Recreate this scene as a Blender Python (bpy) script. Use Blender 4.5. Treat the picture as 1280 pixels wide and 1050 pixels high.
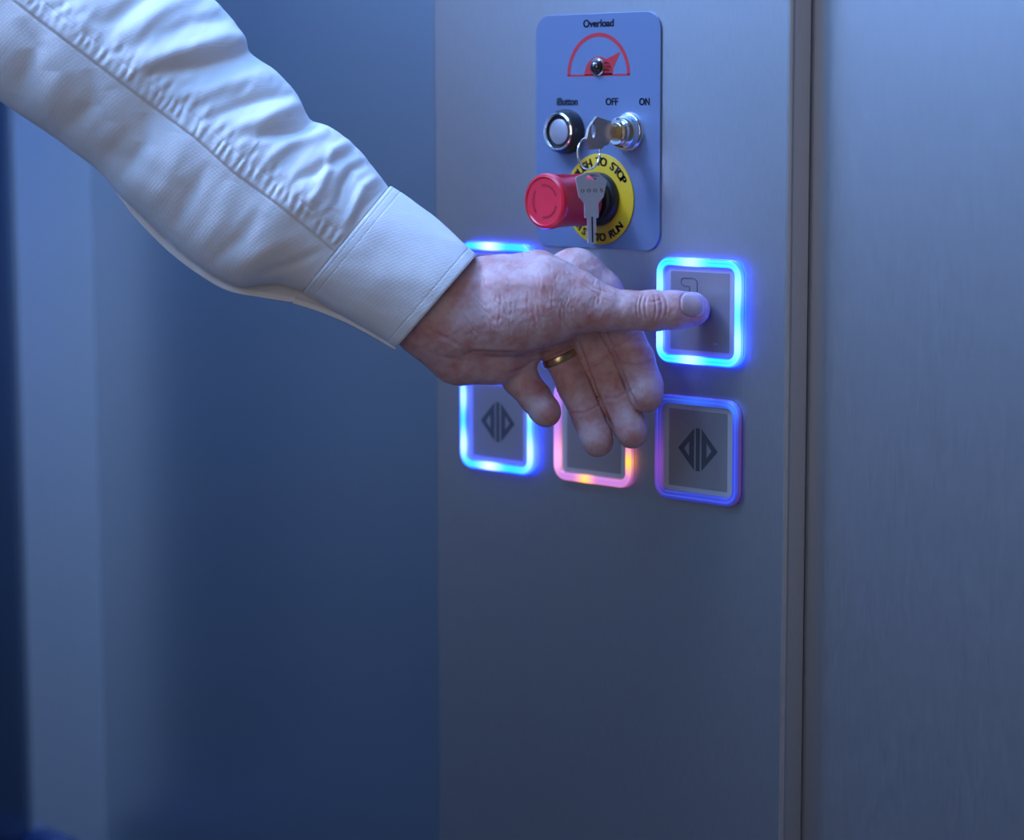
import bpy, math, random
import numpy as np
from mathutils import Vector, Matrix

random.seed(7); np.random.seed(7)
C = bpy.context.scene.collection
for o in list(bpy.data.objects): bpy.data.objects.remove(o)

# ------------------------------------------------------------------ camera
F = 3000.0                                   # focal length in pixels of a 1280 x 1050 frame
TH, PI_, ROLL = math.radians(43.7), math.radians(7.2), math.radians(0.15)
fwd = Vector((-math.sin(TH)*math.cos(PI_), math.cos(TH)*math.cos(PI_), -math.sin(PI_)))
rgt = Vector((math.cos(TH), math.sin(TH), 0))
upv = rgt.cross(fwd)
R_ = Matrix.Rotation(ROLL, 3, fwd)
rgt = R_ @ rgt; upv = R_ @ upv
D_ANCHOR = 1.59
ANCHOR = Vector((0, 0, 1.35))                # wall point seen at pixel (750, 250)
def ray(px, py): return fwd + rgt*((px-640)/F) + upv*((525-py)/F)
CAM = ANCHOR - ray(750, 250)*D_ANCHOR
def P(px, py, d): return CAM + ray(px, py)*d          # point seen at a pixel, at a depth in metres
def W(px, py, y=0.0):                                  # point of the plane y = const seen at a pixel
    r = ray(px, py); return CAM + r*((y-CAM.y)/r.y)
def depth_of(p): return (p-CAM).dot(fwd)

cam = bpy.data.cameras.new('camera'); camo = bpy.data.objects.new('camera', cam); C.objects.link(camo)
cam.sensor_width = 36; cam.lens = F*36/1280; cam.clip_start = 0.05
M = Matrix((rgt, upv, -fwd)).transposed().to_4x4(); M.translation = CAM
camo.matrix_world = M
bpy.context.scene.camera = camo
tipw = W(885, 388, -0.004)
DH = depth_of(tipw)                           # depth of the hand
cam.dof.use_dof = True; cam.dof.focus_distance = DH; cam.dof.aperture_fstop = 3.5

vs = bpy.context.scene.view_settings
vs.view_transform = 'Standard'; vs.look = 'None'; vs.gamma = 1; vs.use_curve_mapping = False
vs.exposure = 0.12

# ------------------------------------------------------------------ light
world = bpy.data.worlds.new('world'); bpy.context.scene.world = world
world.use_nodes = True
bg = world.node_tree.nodes['Background']; bg.inputs[0].default_value = (0.50, 0.56, 0.68, 1); bg.inputs[1].default_value = 0.085

def area(name, loc, target, sx, sy, col, power, spread=180):
    l = bpy.data.lights.new(name, 'AREA'); l.shape = 'RECTANGLE'; l.size = sx; l.size_y = sy
    l.color = col; l.energy = power; l.spread = math.radians(spread)
    o = bpy.data.objects.new(name, l); C.objects.link(o); o.location = loc
    o.rotation_euler = (Vector(target)-Vector(loc)).to_track_quat('-Z', 'Y').to_euler()
    return o
area('ceiling_strip_light', (-0.35, -0.55, 2.34), (-0.30, -0.35, 0), 1.5, 0.30, (0.18, 0.45, 1.0), 25)
area('blue_fill_light', (-0.50, -1.1, 2.12), (0.4, -0.9, 1.35), 1.4, 0.35, (0.13, 0.44, 1.0), 16)  # added blue fill, no lamp known here; grades the steel from top to bottom
area('ceiling_down_light', (-0.55, -0.75, 2.34), (-0.25, -0.2, 1.3), 0.35, 0.35, (0.62, 0.66, 1.0), 25)
area('front_fill_light', (1.25, -2.05, 1.65), (0, 0, 1.2), 0.7, 1.6, (0.95, 0.86, 0.90), 8)  # added neutral fill behind the camera for skin, shirt and panel edge

# ------------------------------------------------------------------ helpers
def mat(name, col=(0.5,)*3, rough=0.5, metal=0.0, coat=0.0, emit=None, es=0.0, bump=None, sss=0.0, trans=0.0, spec=0.5):
    m = bpy.data.materials.new(name); m.use_nodes = True
    nt = m.node_tree; b = nt.nodes['Principled BSDF']
    b.inputs['Base Color'].default_value = (*col, 1); b.inputs['Roughness'].default_value = rough
    b.inputs['Metallic'].default_value = metal; b.inputs['Coat Weight'].default_value = coat
    b.inputs['Specular IOR Level'].default_value = spec
    b.inputs['Coat Roughness'].default_value = 0.06
    b.inputs['Transmission Weight'].default_value = trans
    if emit: b.inputs['Emission Color'].default_value = (*emit, 1); b.inputs['Emission Strength'].default_value = es
    if sss:
        b.inputs['Subsurface Weight'].default_value = sss
        b.inputs['Subsurface Radius'].default_value = (1.0, 0.35, 0.2); b.inputs['Subsurface Scale'].default_value = 0.004
    if bump:                                  # (scale xyz, strength, distance)
        sc, st, di = bump
        tc = nt.nodes.new('ShaderNodeTexCoord'); mp = nt.nodes.new('ShaderNodeMapping'); mp.inputs['Scale'].default_value = sc
        no = nt.nodes.new('ShaderNodeTexNoise'); no.inputs['Scale'].default_value = 1.0; no.inputs['Detail'].default_value = 4
        bm_ = nt.nodes.new('ShaderNodeBump'); bm_.inputs['Strength'].default_value = st; bm_.inputs['Distance'].default_value = di
        L = nt.links.new
        L(tc.outputs['Object'], mp.inputs['Vector']); L(mp.outputs[0], no.inputs['Vector'])
        L(no.outputs['Fac'], bm_.inputs['Height']); L(bm_.outputs[0], b.inputs['Normal'])
    return m

def steel(name, col, rough, var=0.12, vert='Z', metal=1.0):
    """vertically brushed stainless steel: long streaks in colour, roughness and bump"""
    m = mat(name, col, rough, metal)
    nt = m.node_tree; b = nt.nodes['Principled BSDF']; L = nt.links.new
    tc = nt.nodes.new('ShaderNodeTexCoord'); mp = nt.nodes.new('ShaderNodeMapping')
    mp.inputs['Scale'].default_value = (1600, 1600, 90) if vert == 'Z' else (1400, 40, 1400)
    no = nt.nodes.new('ShaderNodeTexNoise'); no.inputs['Scale'].default_value = 1; no.inputs['Detail'].default_value = 3
    L(tc.outputs['Object'], mp.inputs['Vector']); L(mp.outputs[0], no.inputs['Vector'])
    mr = nt.nodes.new('ShaderNodeMapRange'); mr.inputs['To Min'].default_value = rough-0.05; mr.inputs['To Max'].default_value = rough+0.07
    L(no.outputs['Fac'], mr.inputs['Value']); L(mr.outputs[0], b.inputs['Roughness'])
    mx = nt.nodes.new('ShaderNodeMix'); mx.data_type = 'RGBA'
    mx.inputs['A'].default_value = (*[c*(1-var) for c in col], 1); mx.inputs['B'].default_value = (*[min(1, c*(1+var)) for c in col], 1)
    L(no.outputs['Fac'], mx.inputs['Factor']); L(mx.outputs['Result'], b.inputs['Base Color'])
    bp = nt.nodes.new('ShaderNodeBump'); bp.inputs['Strength'].default_value = 0.18; bp.inputs['Distance'].default_value = 0.00005
    L(no.outputs['Fac'], bp.inputs['Height']); L(bp.outputs[0], b.inputs['Normal'])
    return m

def mesh_obj(name, verts, faces, m, parent=None, smooth=False, mw=None):
    me = bpy.data.meshes.new(name)
    me.from_pydata([tuple(v) for v in verts], [], faces); me.update()
    if isinstance(m, (list, tuple)):
        for k in m: me.materials.append(k)
    else: me.materials.append(m)
    if smooth: me.polygons.foreach_set('use_smooth', [True]*len(me.polygons))
    o = bpy.data.objects.new(name, me); C.objects.link(o)
    if parent is not None: o.parent = parent
    return o

def empty(name, label, cat, loc, wallframe=False, group=None):
    o = bpy.data.objects.new(name, None); C.objects.link(o); o.empty_display_size = 0.02
    o.location = loc
    if wallframe: o.rotation_euler = (math.pi/2, 0, 0)      # local x right, y up, z out of the wall
    o['label'] = label; o['category'] = cat
    if group: o['group'] = group
    return o

def tag(o, label, cat): o['label'] = label; o['category'] = cat; return o

def box_data(x0, x1, y0, y1, z0, z1):
    v = [(x, y, z) for z in (z0, z1) for y in (y0, y1) for x in (x0, x1)]
    f = [(0,2,3,1), (4,5,7,6), (0,1,5,4), (2,6,7,3), (0,4,6,2), (1,3,7,5)]
    return v, f

def bevel(o, w, seg=3):
    b = o.modifiers.new('bevel', 'BEVEL'); b.width = w; b.segments = seg; b.limit_method = 'ANGLE'; b.angle_limit = math.radians(40)
    return o

def box(name, x0, x1, y0, y1, z0, z1, m, parent=None, bw=0):
    v, f = box_data(x0, x1, y0, y1, z0, z1)
    o = mesh_obj(name, v, f, m, parent)
    if bw: bevel(o, bw)
    return o

def struct(o): o['kind'] = 'structure'; return o

def lathe(name, prof, m, parent, seg=64, centre=(0, 0), caps=True):
    """profile of (radius, z) turned about local z"""
    v, f = [], []; n = len(prof)
    for k in range(seg):
        a = 2*math.pi*k/seg
        for r, z in prof: v.append((centre[0]+r*math.cos(a), centre[1]+r*math.sin(a), z))
    for k in range(seg):
        for j in range(n-1):
            a, b = k*n+j, ((k+1) % seg)*n+j
            f.append((a, b, b+1, a+1))
    for j, z in ((0, prof[0]), (n-1, prof[-1])):
        if prof[j][0] > 1e-6 and caps:
            loop = [k*n+j for k in range(seg)]
            f.append(tuple(loop[::-1]) if j == 0 else tuple(loop))
    o = mesh_obj(name, v, f, m, parent, smooth=True)
    e = o.modifiers.new('edge', 'EDGE_SPLIT'); e.split_angle = math.radians(38)
    return o

def rrect(w, h, r, n=10):
    """rounded rectangle, counter-clockwise, with arc-length parameter"""
    pts = []
    for cx, cy, a0 in ((w/2-r, h/2-r, 0), (-w/2+r, h/2-r, 90), (-w/2+r, -h/2+r, 180), (w/2-r, -h/2+r, 270)):
        for k in range(n+1):
            a = math.radians(a0+90*k/n); pts.append((cx+r*math.cos(a), cy+r*math.sin(a)))
    return pts

def densify(pts, step):
    out = []
    for i in range(len(pts)):
        a = np.array(pts[i]); b = np.array(pts[(i+1) % len(pts)]); L = np.linalg.norm(b-a)
        k = max(1, int(L/step))
        for j in range(k): out.append(tuple(a+(b-a)*j/k))
    return out

def slab(name, pts, z0, z1, m, parent, bw=0):
    n = len(pts)
    v = [(x, y, z0) for x, y in pts]+[(x, y, z1) for x, y in pts]
    f = [tuple(range(n))[::-1], tuple(range(n, 2*n))]+[(i, (i+1) % n, n+(i+1) % n, n+i) for i in range(n)]
    o = mesh_obj(name, v, f, m, parent)
    if bw: bevel(o, bw, 2)
    return o

def tube(name, pts, r, m, parent=None, seg=10, closed=False):
    pts = [Vector(p) for p in pts]; n = len(pts); v, f = [], []
    ref = Vector((0.3, 0.2, 1)).normalized()
    for i, p in enumerate(pts):
        t = (pts[(i+1) % n]-pts[i-1]) if closed else (pts[min(i+1, n-1)]-pts[max(i-1, 0)])
        t.normalize(); a = t.cross(ref).normalized(); b = t.cross(a)
        rr = r[i] if isinstance(r, (list, tuple)) else r
        for k in range(seg):
            g = 2*math.pi*k/seg; v.append(p+a*(rr*math.cos(g))+b*(rr*math.sin(g)))
    for i in range(n if closed else n-1):
        for k in range(seg):
            j = (i+1) % n
            f.append((i*seg+k, i*seg+(k+1) % seg, j*seg+(k+1) % seg, j*seg+k))
    if not closed: f.append(tuple(range(seg))[::-1]); f.append(tuple((n-1)*seg+k for k in range(seg)))
    return mesh_obj(name, v, f, m, parent, smooth=True)

def text_mesh(s, bold=0.0):
    cu = bpy.data.curves.new('t', 'FONT'); cu.body = s; cu.size = 1; cu.extrude = 0.0; cu.offset = min(bold, 0.02)
    o = bpy.data.objects.new('t', cu); C.objects.link(o)
    bpy.context.view_layer.update()
    me = bpy.data.meshes.new_from_object(o.evaluated_get(bpy.context.evaluated_depsgraph_get()))
    V = [tuple(v.co) for v in me.vertices]; Fc = [tuple(p.vertices) for p in me.polygons]
    bpy.data.objects.remove(o); bpy.data.curves.remove(cu); bpy.data.meshes.remove(me)
    if bold > 0.02:                            # a heavier stroke: overlapping copies set side by side
        n = len(V); F0 = list(Fc); V0 = list(V)
        for k, e in enumerate((bold-0.02, -(bold-0.02))):
            V += [(x+e, y, z+0.00001*(k+1)) for x, y, z in V0]; Fc += [tuple(i+n*(k+1) for i in f) for f in F0]
    return np.array(V), Fc

def flat_text(name, s, x0, x1, y0, y1, z, m, parent, bold=0.02):
    V, Fc = text_mesh(s, bold)
    mn, mx = V.min(0), V.max(0)
    V = np.column_stack([(V[:, 0]-mn[0])/(mx[0]-mn[0])*(x1-x0)+x0, (V[:, 1]-mn[1])/(mx[1]-mn[1])*(y1-y0)+y0, np.full(len(V), z)])
    return mesh_obj(name, V, Fc, m, parent)

def arc_text(name, s, r, a_mid, span, h, z, m, parent, inside=False):
    AV, AF = [], []; n = len(s)
    for i, ch in enumerate(s):
        if ch == ' ': continue
        t = (i/(n-1)-0.5)*span
        V, Fc = text_mesh(ch, 0.06)
        V = V.copy(); cx = (V[:, 0].min()+V[:, 0].max())/2
        V[:, 0] = (V[:, 0]-cx)*h/0.72; V[:, 1] = (V[:, 1]-0.36)*h/0.72
        a = a_mid-t if not inside else a_mid+t
        rot = a-math.pi/2 if not inside else a+math.pi/2
        c, sn = math.cos(rot), math.sin(rot)
        X = V[:, 0]*c-V[:, 1]*sn+r*math.cos(a); Y = V[:, 0]*sn+V[:, 1]*c+r*math.sin(a)
        b = len(AV); AV += list(zip(X, Y, [z]*len(X))); AF += [tuple(b+k for k in fc) for fc in Fc]
    return mesh_obj(name, AV, AF, m, parent)

# ------------------------------------------------------------------ materials
M_PANEL = steel('brushed_steel_panel', (0.47, 0.49, 0.53), 0.42)
M_SIDE = steel('brushed_steel_side', (0.42, 0.42, 0.42), 0.42)
M_WALL = steel('brushed_steel_wall', (0.47, 0.49, 0.54), 0.44, 0.07)
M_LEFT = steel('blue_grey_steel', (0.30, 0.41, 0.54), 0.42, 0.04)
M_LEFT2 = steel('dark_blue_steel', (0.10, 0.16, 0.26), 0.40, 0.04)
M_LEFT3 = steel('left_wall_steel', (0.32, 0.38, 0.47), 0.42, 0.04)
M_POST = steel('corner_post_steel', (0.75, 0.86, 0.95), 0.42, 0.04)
M_DARK = mat('dark_seam', (0.02, 0.02, 0.025), 0.6)
M_FLOOR = mat('floor_vinyl', (0.10, 0.11, 0.13), 0.5, bump=((80, 80, 80), 0.3, 0.001))
M_CEIL = mat('ceiling_paint', (0.6, 0.62, 0.66), 0.5, bump=((60, 60, 60), 0.1, 0.0005))
M_RAIL = mat('rail_blue', (0.01, 0.03, 0.10), 0.35)

# ------------------------------------------------------------------ setting
XL = W(543, 500).x; XR = W(984.5, 500).x
XC = W(125, 700, 0.012).x                       # corner with the left wall
# operating panel: a steel faceplate standing 16 mm proud of the wall beside it
PT = 0.0215
pan = empty('operating_panel', 'tall brushed stainless steel operating panel carrying the lit buttons and key switch', 'control panel', (0, 0, 0.25))
box('faceplate', XL, XR, 0, PT, 0.05, 1.85, M_PANEL, pan, 0.0032)
ZP = 0.25
for o in pan.children: pass
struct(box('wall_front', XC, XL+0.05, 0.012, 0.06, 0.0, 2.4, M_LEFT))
struct(box('wall_right', XR-0.0005, 1.0, PT-0.0005, 0.06, 0.0, 2.4, M_WALL))
struct(box('wall_back', XL+0.05, XR-0.0005, PT, 0.06, 0.0, 2.4, M_WALL))
# corner post and left wall
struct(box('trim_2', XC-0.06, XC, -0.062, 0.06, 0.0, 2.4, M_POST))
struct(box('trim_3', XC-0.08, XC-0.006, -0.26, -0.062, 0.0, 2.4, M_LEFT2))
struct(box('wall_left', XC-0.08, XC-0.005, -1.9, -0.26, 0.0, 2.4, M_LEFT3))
struct(box('floor', XC-0.08, 1.0, -1.9, 0.06, -0.04, 0.0, M_FLOOR))
struct(box('ceiling', XC-0.08, 1.0, -1.9, 0.06, 2.4, 2.44, M_CEIL))

# ceiling light fixtures (the lamps that light the car)
M_LAMP = mat('blue_lamp', (0.8, 0.9, 1), 0.4, emit=(0.22, 0.46, 1.0), es=2.0)
t = empty('ceiling_light', 'long blue strip light recessed in the ceiling above the panel', 'ceiling light', (-0.35, -0.55, 2.4))
box('frame', -0.78, 0.78, -0.17, 0.17, -0.012, -0.0005, M_SIDE, t, 0.002)
box('diffuser', -0.75, 0.75, -0.15, 0.15, -0.02, -0.0125, M_LAMP, t, 0.002)

# handrail on the left wall
hp = P(88, 1079, depth_of(W(125, 900))-0.06)
t = empty('handrail', 'dark blue handrail end at the lower left corner of the car', 'handrail', (XC-0.006, hp.y-0.25, hp.z))
tube('rail', [(0.055, -0.6, 0), (0.055, 0.235, 0), (0.050, 0.250, 0), (0.035, 0.258, 0), (0.0, 0.258, 0)], 0.018, M_RAIL, t, 16)
tube('bracket', [(0.0005, -0.3, -0.03), (0.03, -0.3, -0.03), (0.055, -0.3, -0.012)], 0.008, M_RAIL, t, 12)

# ------------------------------------------------------------------ lift buttons with glowing halos
M_BFACE = mat('button_border', (0.50, 0.52, 0.56), 0.38, 0.5, coat=0.4)
M_BDARK = mat('button_field', (0.29, 0.27, 0.29), 0.38, 0.5, coat=0.5)
M_BSYM = mat('button_symbol', (0.05, 0.05, 0.06), 0.5)
M_BSYM2 = mat('bell_symbol', (0.35, 0.25, 0.03), 0.5)
M_BLINE = mat('engraved_line', (0.02, 0.03, 0.08), 0.5)
def glow_mat(name, strength, rough=0.15, base=(0.05, 0.08, 0.2)):
    m = mat(name, base, rough, coat=0.5)
    nt = m.node_tree; b = nt.nodes['Principled BSDF']
    a = nt.nodes.new('ShaderNodeAttribute'); a.attribute_name = 'glow'
    nt.links.new(a.outputs['Color'], b.inputs['Emission Color']); b.inputs['Emission Strength'].default_value = strength; b.inputs['Coat Weight'].default_value = 0.2
    return m
M_GLOW = glow_mat('halo_glow', 1.0)
M_SPILL = glow_mat('halo_spill', 1.0, 0.2, (0.08, 0.10, 0.45))  # emission stands in for light the unlit ring catches
BW_, BH_ = 0.0700, 0.0685
def halo(parent, palette, hot, m):
    """rounded frame: skirt, outer shoulder, groove, inner shoulder; glow follows the lamps inside"""
    prof = [(0.0, 0.0002, 'skirt'), (0.0, 0.0022, 'skirt'), (0.0005, 0.0032, 'edge'), (0.0010, 0.0035, 'core'), (0.0020, 0.0036, 'core'), (0.0027, 0.0033, 'groove'),
            (0.0034, 0.0035, 'core'), (0.0048, 0.0032, 'core'), (0.0053, 0.0028, 'edge'), (0.0056, 0.0022, 'inner'), (0.0057, 0.0006, 'inner')]
    rings = []
    base = densify(rrect(BW_, BH_, 0.0105, 8), 0.0015)
    V, col = [], []
    n = len(base)
    for j, (ins, h, kind) in enumerate(prof):
        sx, sy = (BW_-2*ins)/BW_, (BH_-2*ins)/BH_
        r = max(0.0105-ins, 0.003)
        # inset each point along its own normal
        for (x, y) in base:
            cx = max(-BW_/2+0.0105, min(BW_/2-0.0105, x)); cy = max(-BH_/2+0.0105, min(BH_/2-0.0105, y))
            dx, dy = x-cx, y-cy; L = math.hypot(dx, dy)
            if L > 1e-9: x2, y2 = cx+dx/L*(L-ins), cy+dy/L*(L-ins)
            else: x2, y2 = x*sx, y*sy
            V.append((x2, y2, h))
            hs = sum(h_[3]*math.exp(-((x-h_[0])**2+(y-h_[1])**2)/h_[2]**2) for h_ in hot if len(h_) == 4)
            c0 = np.array(palette[kind]); c1 = np.array(palette['hot'])
            for h_ in hot:
                if len(h_) == 5:
                    g_ = h_[3]*math.exp(-((x-h_[0])/(h_[2]*0.35))**2-((y-h_[1])/h_[2])**2); c0 = c0*(1-g_)+np.array(h_[4])*g_
            k_ = min(1.0, hs) if kind in ('core', 'groove', 'edge') else min(1.0, hs)*0.3
            col.append(tuple(c0*(1-k_)+c1*k_)+(1.0,))
    Fc = []
    for j in range(len(prof)-1):
        for i in range(n):
            i2 = (i+1) % n
            Fc.append((j*n+i, j*n+i2, (j+1)*n+i2, (j+1)*n+i))
    o = mesh_obj('halo_ring', V, Fc, m, parent, smooth=True)
    at = o.data.color_attributes.new('glow', 'FLOAT_COLOR', 'POINT')
    at.data.foreach_set('color', np.array(col, dtype=np.float32).ravel())
    return o
BLUE = dict(skirt=(0.02, 0.25, 13.0), edge=(0.01, 0.24, 7.0), core=(0.01, 0.88, 7.0), groove=(0.01, 0.58, 7.0), inner=(0.02, 0.12, 12.0), hot=(0.60, 1.5, 8))
BLUE2 = dict(skirt=(0.02, 0.25, 15.0), edge=(0.01, 0.26, 9.0), core=(0.01, 0.74, 8.0), groove=(0.01, 0.68, 8.0), inner=(0.02, 0.14, 26.0), hot=(0.9, 1.5, 9))
PINK = dict(skirt=(0.30, 0.08, 0.30), edge=(0.60, 0.16, 0.38), core=(0.60, 0.21, 0.58), groove=(0.50, 0.17, 0.70), inner=(0.30, 0.10, 0.12), hot=(2.2, 0.75, 0.05))
UNLIT_SPILL = dict(skirt=(0.06, 0.02, 0.10), edge=(0.03, 0.02, 0.22), core=(0.01, 0.018, 0.26), groove=(0.05, 0.07, 0.55), inner=(0.02, 0.02, 0.1), hot=(0.04, 0.22, 1.2))  # unlit ring: light from neighbouring buttons put in as weak emission

def door_symbol(parent, z):
    """diamond of two hollow triangles and a middle bar"""
    h, w = 0.0140, 0.0165; V, Fc = [], []
    def poly(p):
        b = len(V); V.extend((x, y, z) for x, y in p); Fc.append(tuple(range(b, b+len(p))))
    bw = 0.0033; g = 0.0014; e = bw/2+g
    k = h/w
    flat = 0.0028
    poly([(-bw/2, -h), (bw/2, -h), (bw/2, h), (-bw/2, h)])
    for s in (-1, 1):
        def yx(x): return min(h, (w-x)*h/(w-flat))
        # outer triangle minus inner hole, as four quads
        ox0, ox1 = e, w
        ix0, ix1 = e+0.0042, w-0.0052
        iy = 0.0048
        A = [(ox0, -yx(ox0)), (ox0, yx(ox0)), (ox1, 0)]
        B = [(ix0, -iy), (ix0, iy), (ix1, 0)]
        for i in range(3):
            a, b = A[i], A[(i+1) % 3]; c, d = B[(i+1) % 3], B[i]
            q = [(s*x, y) for x, y in (a, b, c, d)]
            poly(q if s > 0 else q[::-1])
    Fc[:] = [f[::-1] if np.cross(np.subtract(V[f[1]], V[f[0]]), np.subtract(V[f[2]], V[f[0]]))[2] < 0 else f for f in Fc]
    return mesh_obj('door_symbol', V, Fc, M_BSYM, parent)

def lift_button(px, py, label, pal, hot, m, kind, w=None):
    t = empty('lift_button', label, 'lift button', W(px, py, -0.0008), True, 'square lit buttons of the operating panel')
    slab('back_plate', rrect(BW_-0.002, BH_-0.002, 0.010), -0.0008, 0.0006, M_BFACE, t)
    halo(t, pal, hot, m)
    slab('face', rrect(BW_-0.0116, BH_-0.0116, 0.0045), 0.0006, 0.0009, M_BFACE, t, 0.0001)
    slab('field', rrect(BW_-0.0215, BH_-0.0180, 0.0008), 0.0009, 0.0010, M_BDARK, t)
    if kind == 'door': door_symbol(t, 0.00106)
    if kind == 'one':
        # outlined figure 1: a wide rounded flag at the left, an upright on the right
        pts = [(-0.0088, 0.0190), (0.0002, 0.0190), (0.0022, 0.0170), (0.0022, -0.010), (-0.0040, -0.010), (-0.0040, 0.0138), (-0.0085, 0.0138), (-0.0108, 0.0152), (-0.0112, 0.0172), (-0.0103, 0.0186)]
        pts = [(x-0.0045, y+0.002) for x, y in pts]
        tube('numeral_1', [(x, y, 0.0010) for x, y in densify(pts, 0.0015)], 0.00032, M_BLINE, t, 6, closed=True)
        flat_text('pale_dots', '..', 0.0115, 0.0145, -0.0205, -0.0195, 0.00106, M_BFACE, t)  # two small pale dots, low on the right of the field
    if kind == 'bell':
        V = [(-0.0145, 0.002), (-0.0105, 0.010), (-0.0085, 0.016), (-0.006, 0.0175), (-0.0035, 0.016), (-0.0015, 0.010), (0.0025, 0.002), (0.0025, 0.000), (-0.0035, -0.0005), (-0.005, -0.0045), (-0.0075, -0.0045), (-0.009, -0.0005), (-0.0145, 0.0)]
        mesh_obj('bell_symbol', [(x-0.002, y, 0.00106) for x, y in V][::-1], [tuple(range(len(V)))], M_BSYM2, t)
    return t
hw, hh = BW_/2, BH_/2
HB = [(-0.006, hh, 0.009, 1.0), (-0.006, -hh, 0.009, 1.0), (-hw, 0.016, 0.010, 0.6), (hw, 0.016, 0.012, 0.7), (-hw, -0.018, 0.010, 0.8), (hw, -0.018, 0.012, 0.8)]
lift_button(876, 389.5, 'square button with a bright cyan halo and an outlined figure 1, pressed by the thumb', BLUE, HB, M_GLOW, 'one')
lift_button(873.5, 562.0, 'square unlit button with neighbouring glow put into its violet blue rim, and door symbol, below the pressed button', UNLIT_SPILL, [(hw, hh, 0.010, 0.9), (0, hh, 0.02, 0.45), (-hw, -0.012, 0.020, 0.6, (0.26, 0.06, 0.40))], M_SPILL, 'door')  # pink left side and blue top imitate glow from the buttons beside and above
lift_button(743.5, 541.5, 'square button with a pink and orange halo, half hidden behind the fingertips', PINK, [(-0.006, -hh, 0.006, 1.0), (hw, -0.016, 0.007, 1.0), (-0.004, hh, 0.006, 1.0), (-hw, 0.02, 0.022, 0.8, (0.45, 0.20, 0.95)), (-hw, -0.018, 0.014, 0.8, (1.2, 0.50, 0.85))], M_GLOW, 'bell')
lift_button(623.5, 527.5, 'square button with a bright blue halo and door symbol, under the heel of the hand', BLUE2, HB, M_GLOW, 'door')
lift_button(623.5, 365.0, 'square blue lit button almost hidden behind the wrist, only its top edge showing', BLUE2, HB, M_GLOW, 'none')

# ------------------------------------------------------------------ key switch plate and its controls
M_PLATE = mat('plate_enamel', (0.145, 0.20, 0.34), 0.42, 0.35)
M_RED = mat('red_print', (0.42, 0.02, 0.03), 0.5)
M_BLACKPR = mat('black_print', (0.012, 0.016, 0.03), 0.6)
M_BLACK = mat('black_plastic', (0.02, 0.02, 0.022), 0.32)
M_CHROME = mat('chrome', (0.85, 0.85, 0.85), 0.12, 1.0)
M_KEY = mat('key_nickel', (0.58, 0.56, 0.56), 0.38, 0.6, bump=((600, 600, 600), 0.2, 0.0002))
M_KEYDK = mat('key_dull_brass', (0.30, 0.27, 0.25), 0.42, 0.9, bump=((600, 600, 600), 0.2, 0.0002))
M_YEL = mat('yellow_label', (0.56, 0.37, 0.008), 0.5)
M_REDP = mat('red_plastic', (0.62, 0.012, 0.03), 0.28, coat=0.3)
M_REDD = mat('red_dark', (0.34, 0.006, 0.02), 0.4)
a, b = W(671.5, 20), W(826, 314)
pc = (a+b)/2; pw, ph = b.x-a.x, a.z-b.z
plate = empty('switch_plate', 'blue grey rounded plate with red overload gauge above the red stop knob', 'switch plate', (pc.x, -0.0008, pc.z), True)
slab('plate', rrect(pw, ph, 0.012), -0.0008, 0.0006, M_PLATE, plate, 0.0002)
def L2(px, py): p = W(px, py, -0.0014); return p.x-pc.x, p.z-pc.z
def ptext(s, x0, x1, yc, hpx, name='lettering', bold=0.05):
    xa, xb = L2(x0, yc)[0], L2(x1, yc)[0]; y = L2((x0+x1)/2, yc)[1]; h = hpx*0.00053/2
    return flat_text(name, s, xa, xb, y-h, y+h, 0.00072, M_BLACKPR, plate, bold)
ptext('Overload', 729, 767.5, 29, 9.5)
ptext('iButton', 696, 722.5, 127, 9.5, bold=0.045)
ptext('OFF', 757, 773, 127, 9)
ptext('ON', 799, 812.5, 127, 9)
gx, gy = L2(748, 94)
def ring_sector(r0, r1, a0, a1, n=48):
    V, Fc = [], []
    for k in range(n+1):
        g = a0+(a1-a0)*k/n
        V += [(r0*math.cos(g), r0*math.sin(g)), (r1*math.cos(g), r1*math.sin(g))]
    for k in range(n): Fc.append((2*k, 2*k+1, 2*k+3, 2*k+2))
    return V, Fc
V, Fc = ring_sector(0.0250, 0.0276, 0, math.pi)
def addp(p): b0 = len(V); V.extend(p); Fc.append(tuple(range(b0, b0+len(p))))
addp([(-0.0276, -0.0006), (0.0276, -0.0006), (0.0276, 0.0006), (-0.0276, 0.0006)])
b0 = len(V); v2, f2 = ring_sector(0.0, 0.0122, 0, math.pi); V += v2; Fc += [tuple(i+b0 for i in f) for f in f2]
addp([(0.0035, 0.0004), (0.0125, 0.0004), (0.0130, 0.004), (0.0195, 0.0150), (0.0055, 0.0100)])
mesh_obj('overload_gauge_symbol', [(x+gx, y+gy, 0.00072) for x, y in V], Fc, M_RED, plate)
lx, ly = L2(747, 83.5)
led = lathe('indicator_lamp', [(0.0053, 0.0005), (0.0053, 0.0012), (0.0045, 0.0016), (0.0045, 0.0028), (0.0036, 0.0044), (0.0020, 0.0055), (0.0, 0.0059)], M_BLACK, plate, 40, (lx, ly))
led.data.materials[0] = mat('lamp_lens_dark', (0.02, 0.015, 0.012), 0.08, coat=1.0)
lathe('lamp_bezel', [(0.0060, 0.0005), (0.0060, 0.0012), (0.0052, 0.0014), (0.0052, 0.0006)], M_CHROME, plate, 40, (lx, ly))

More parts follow.
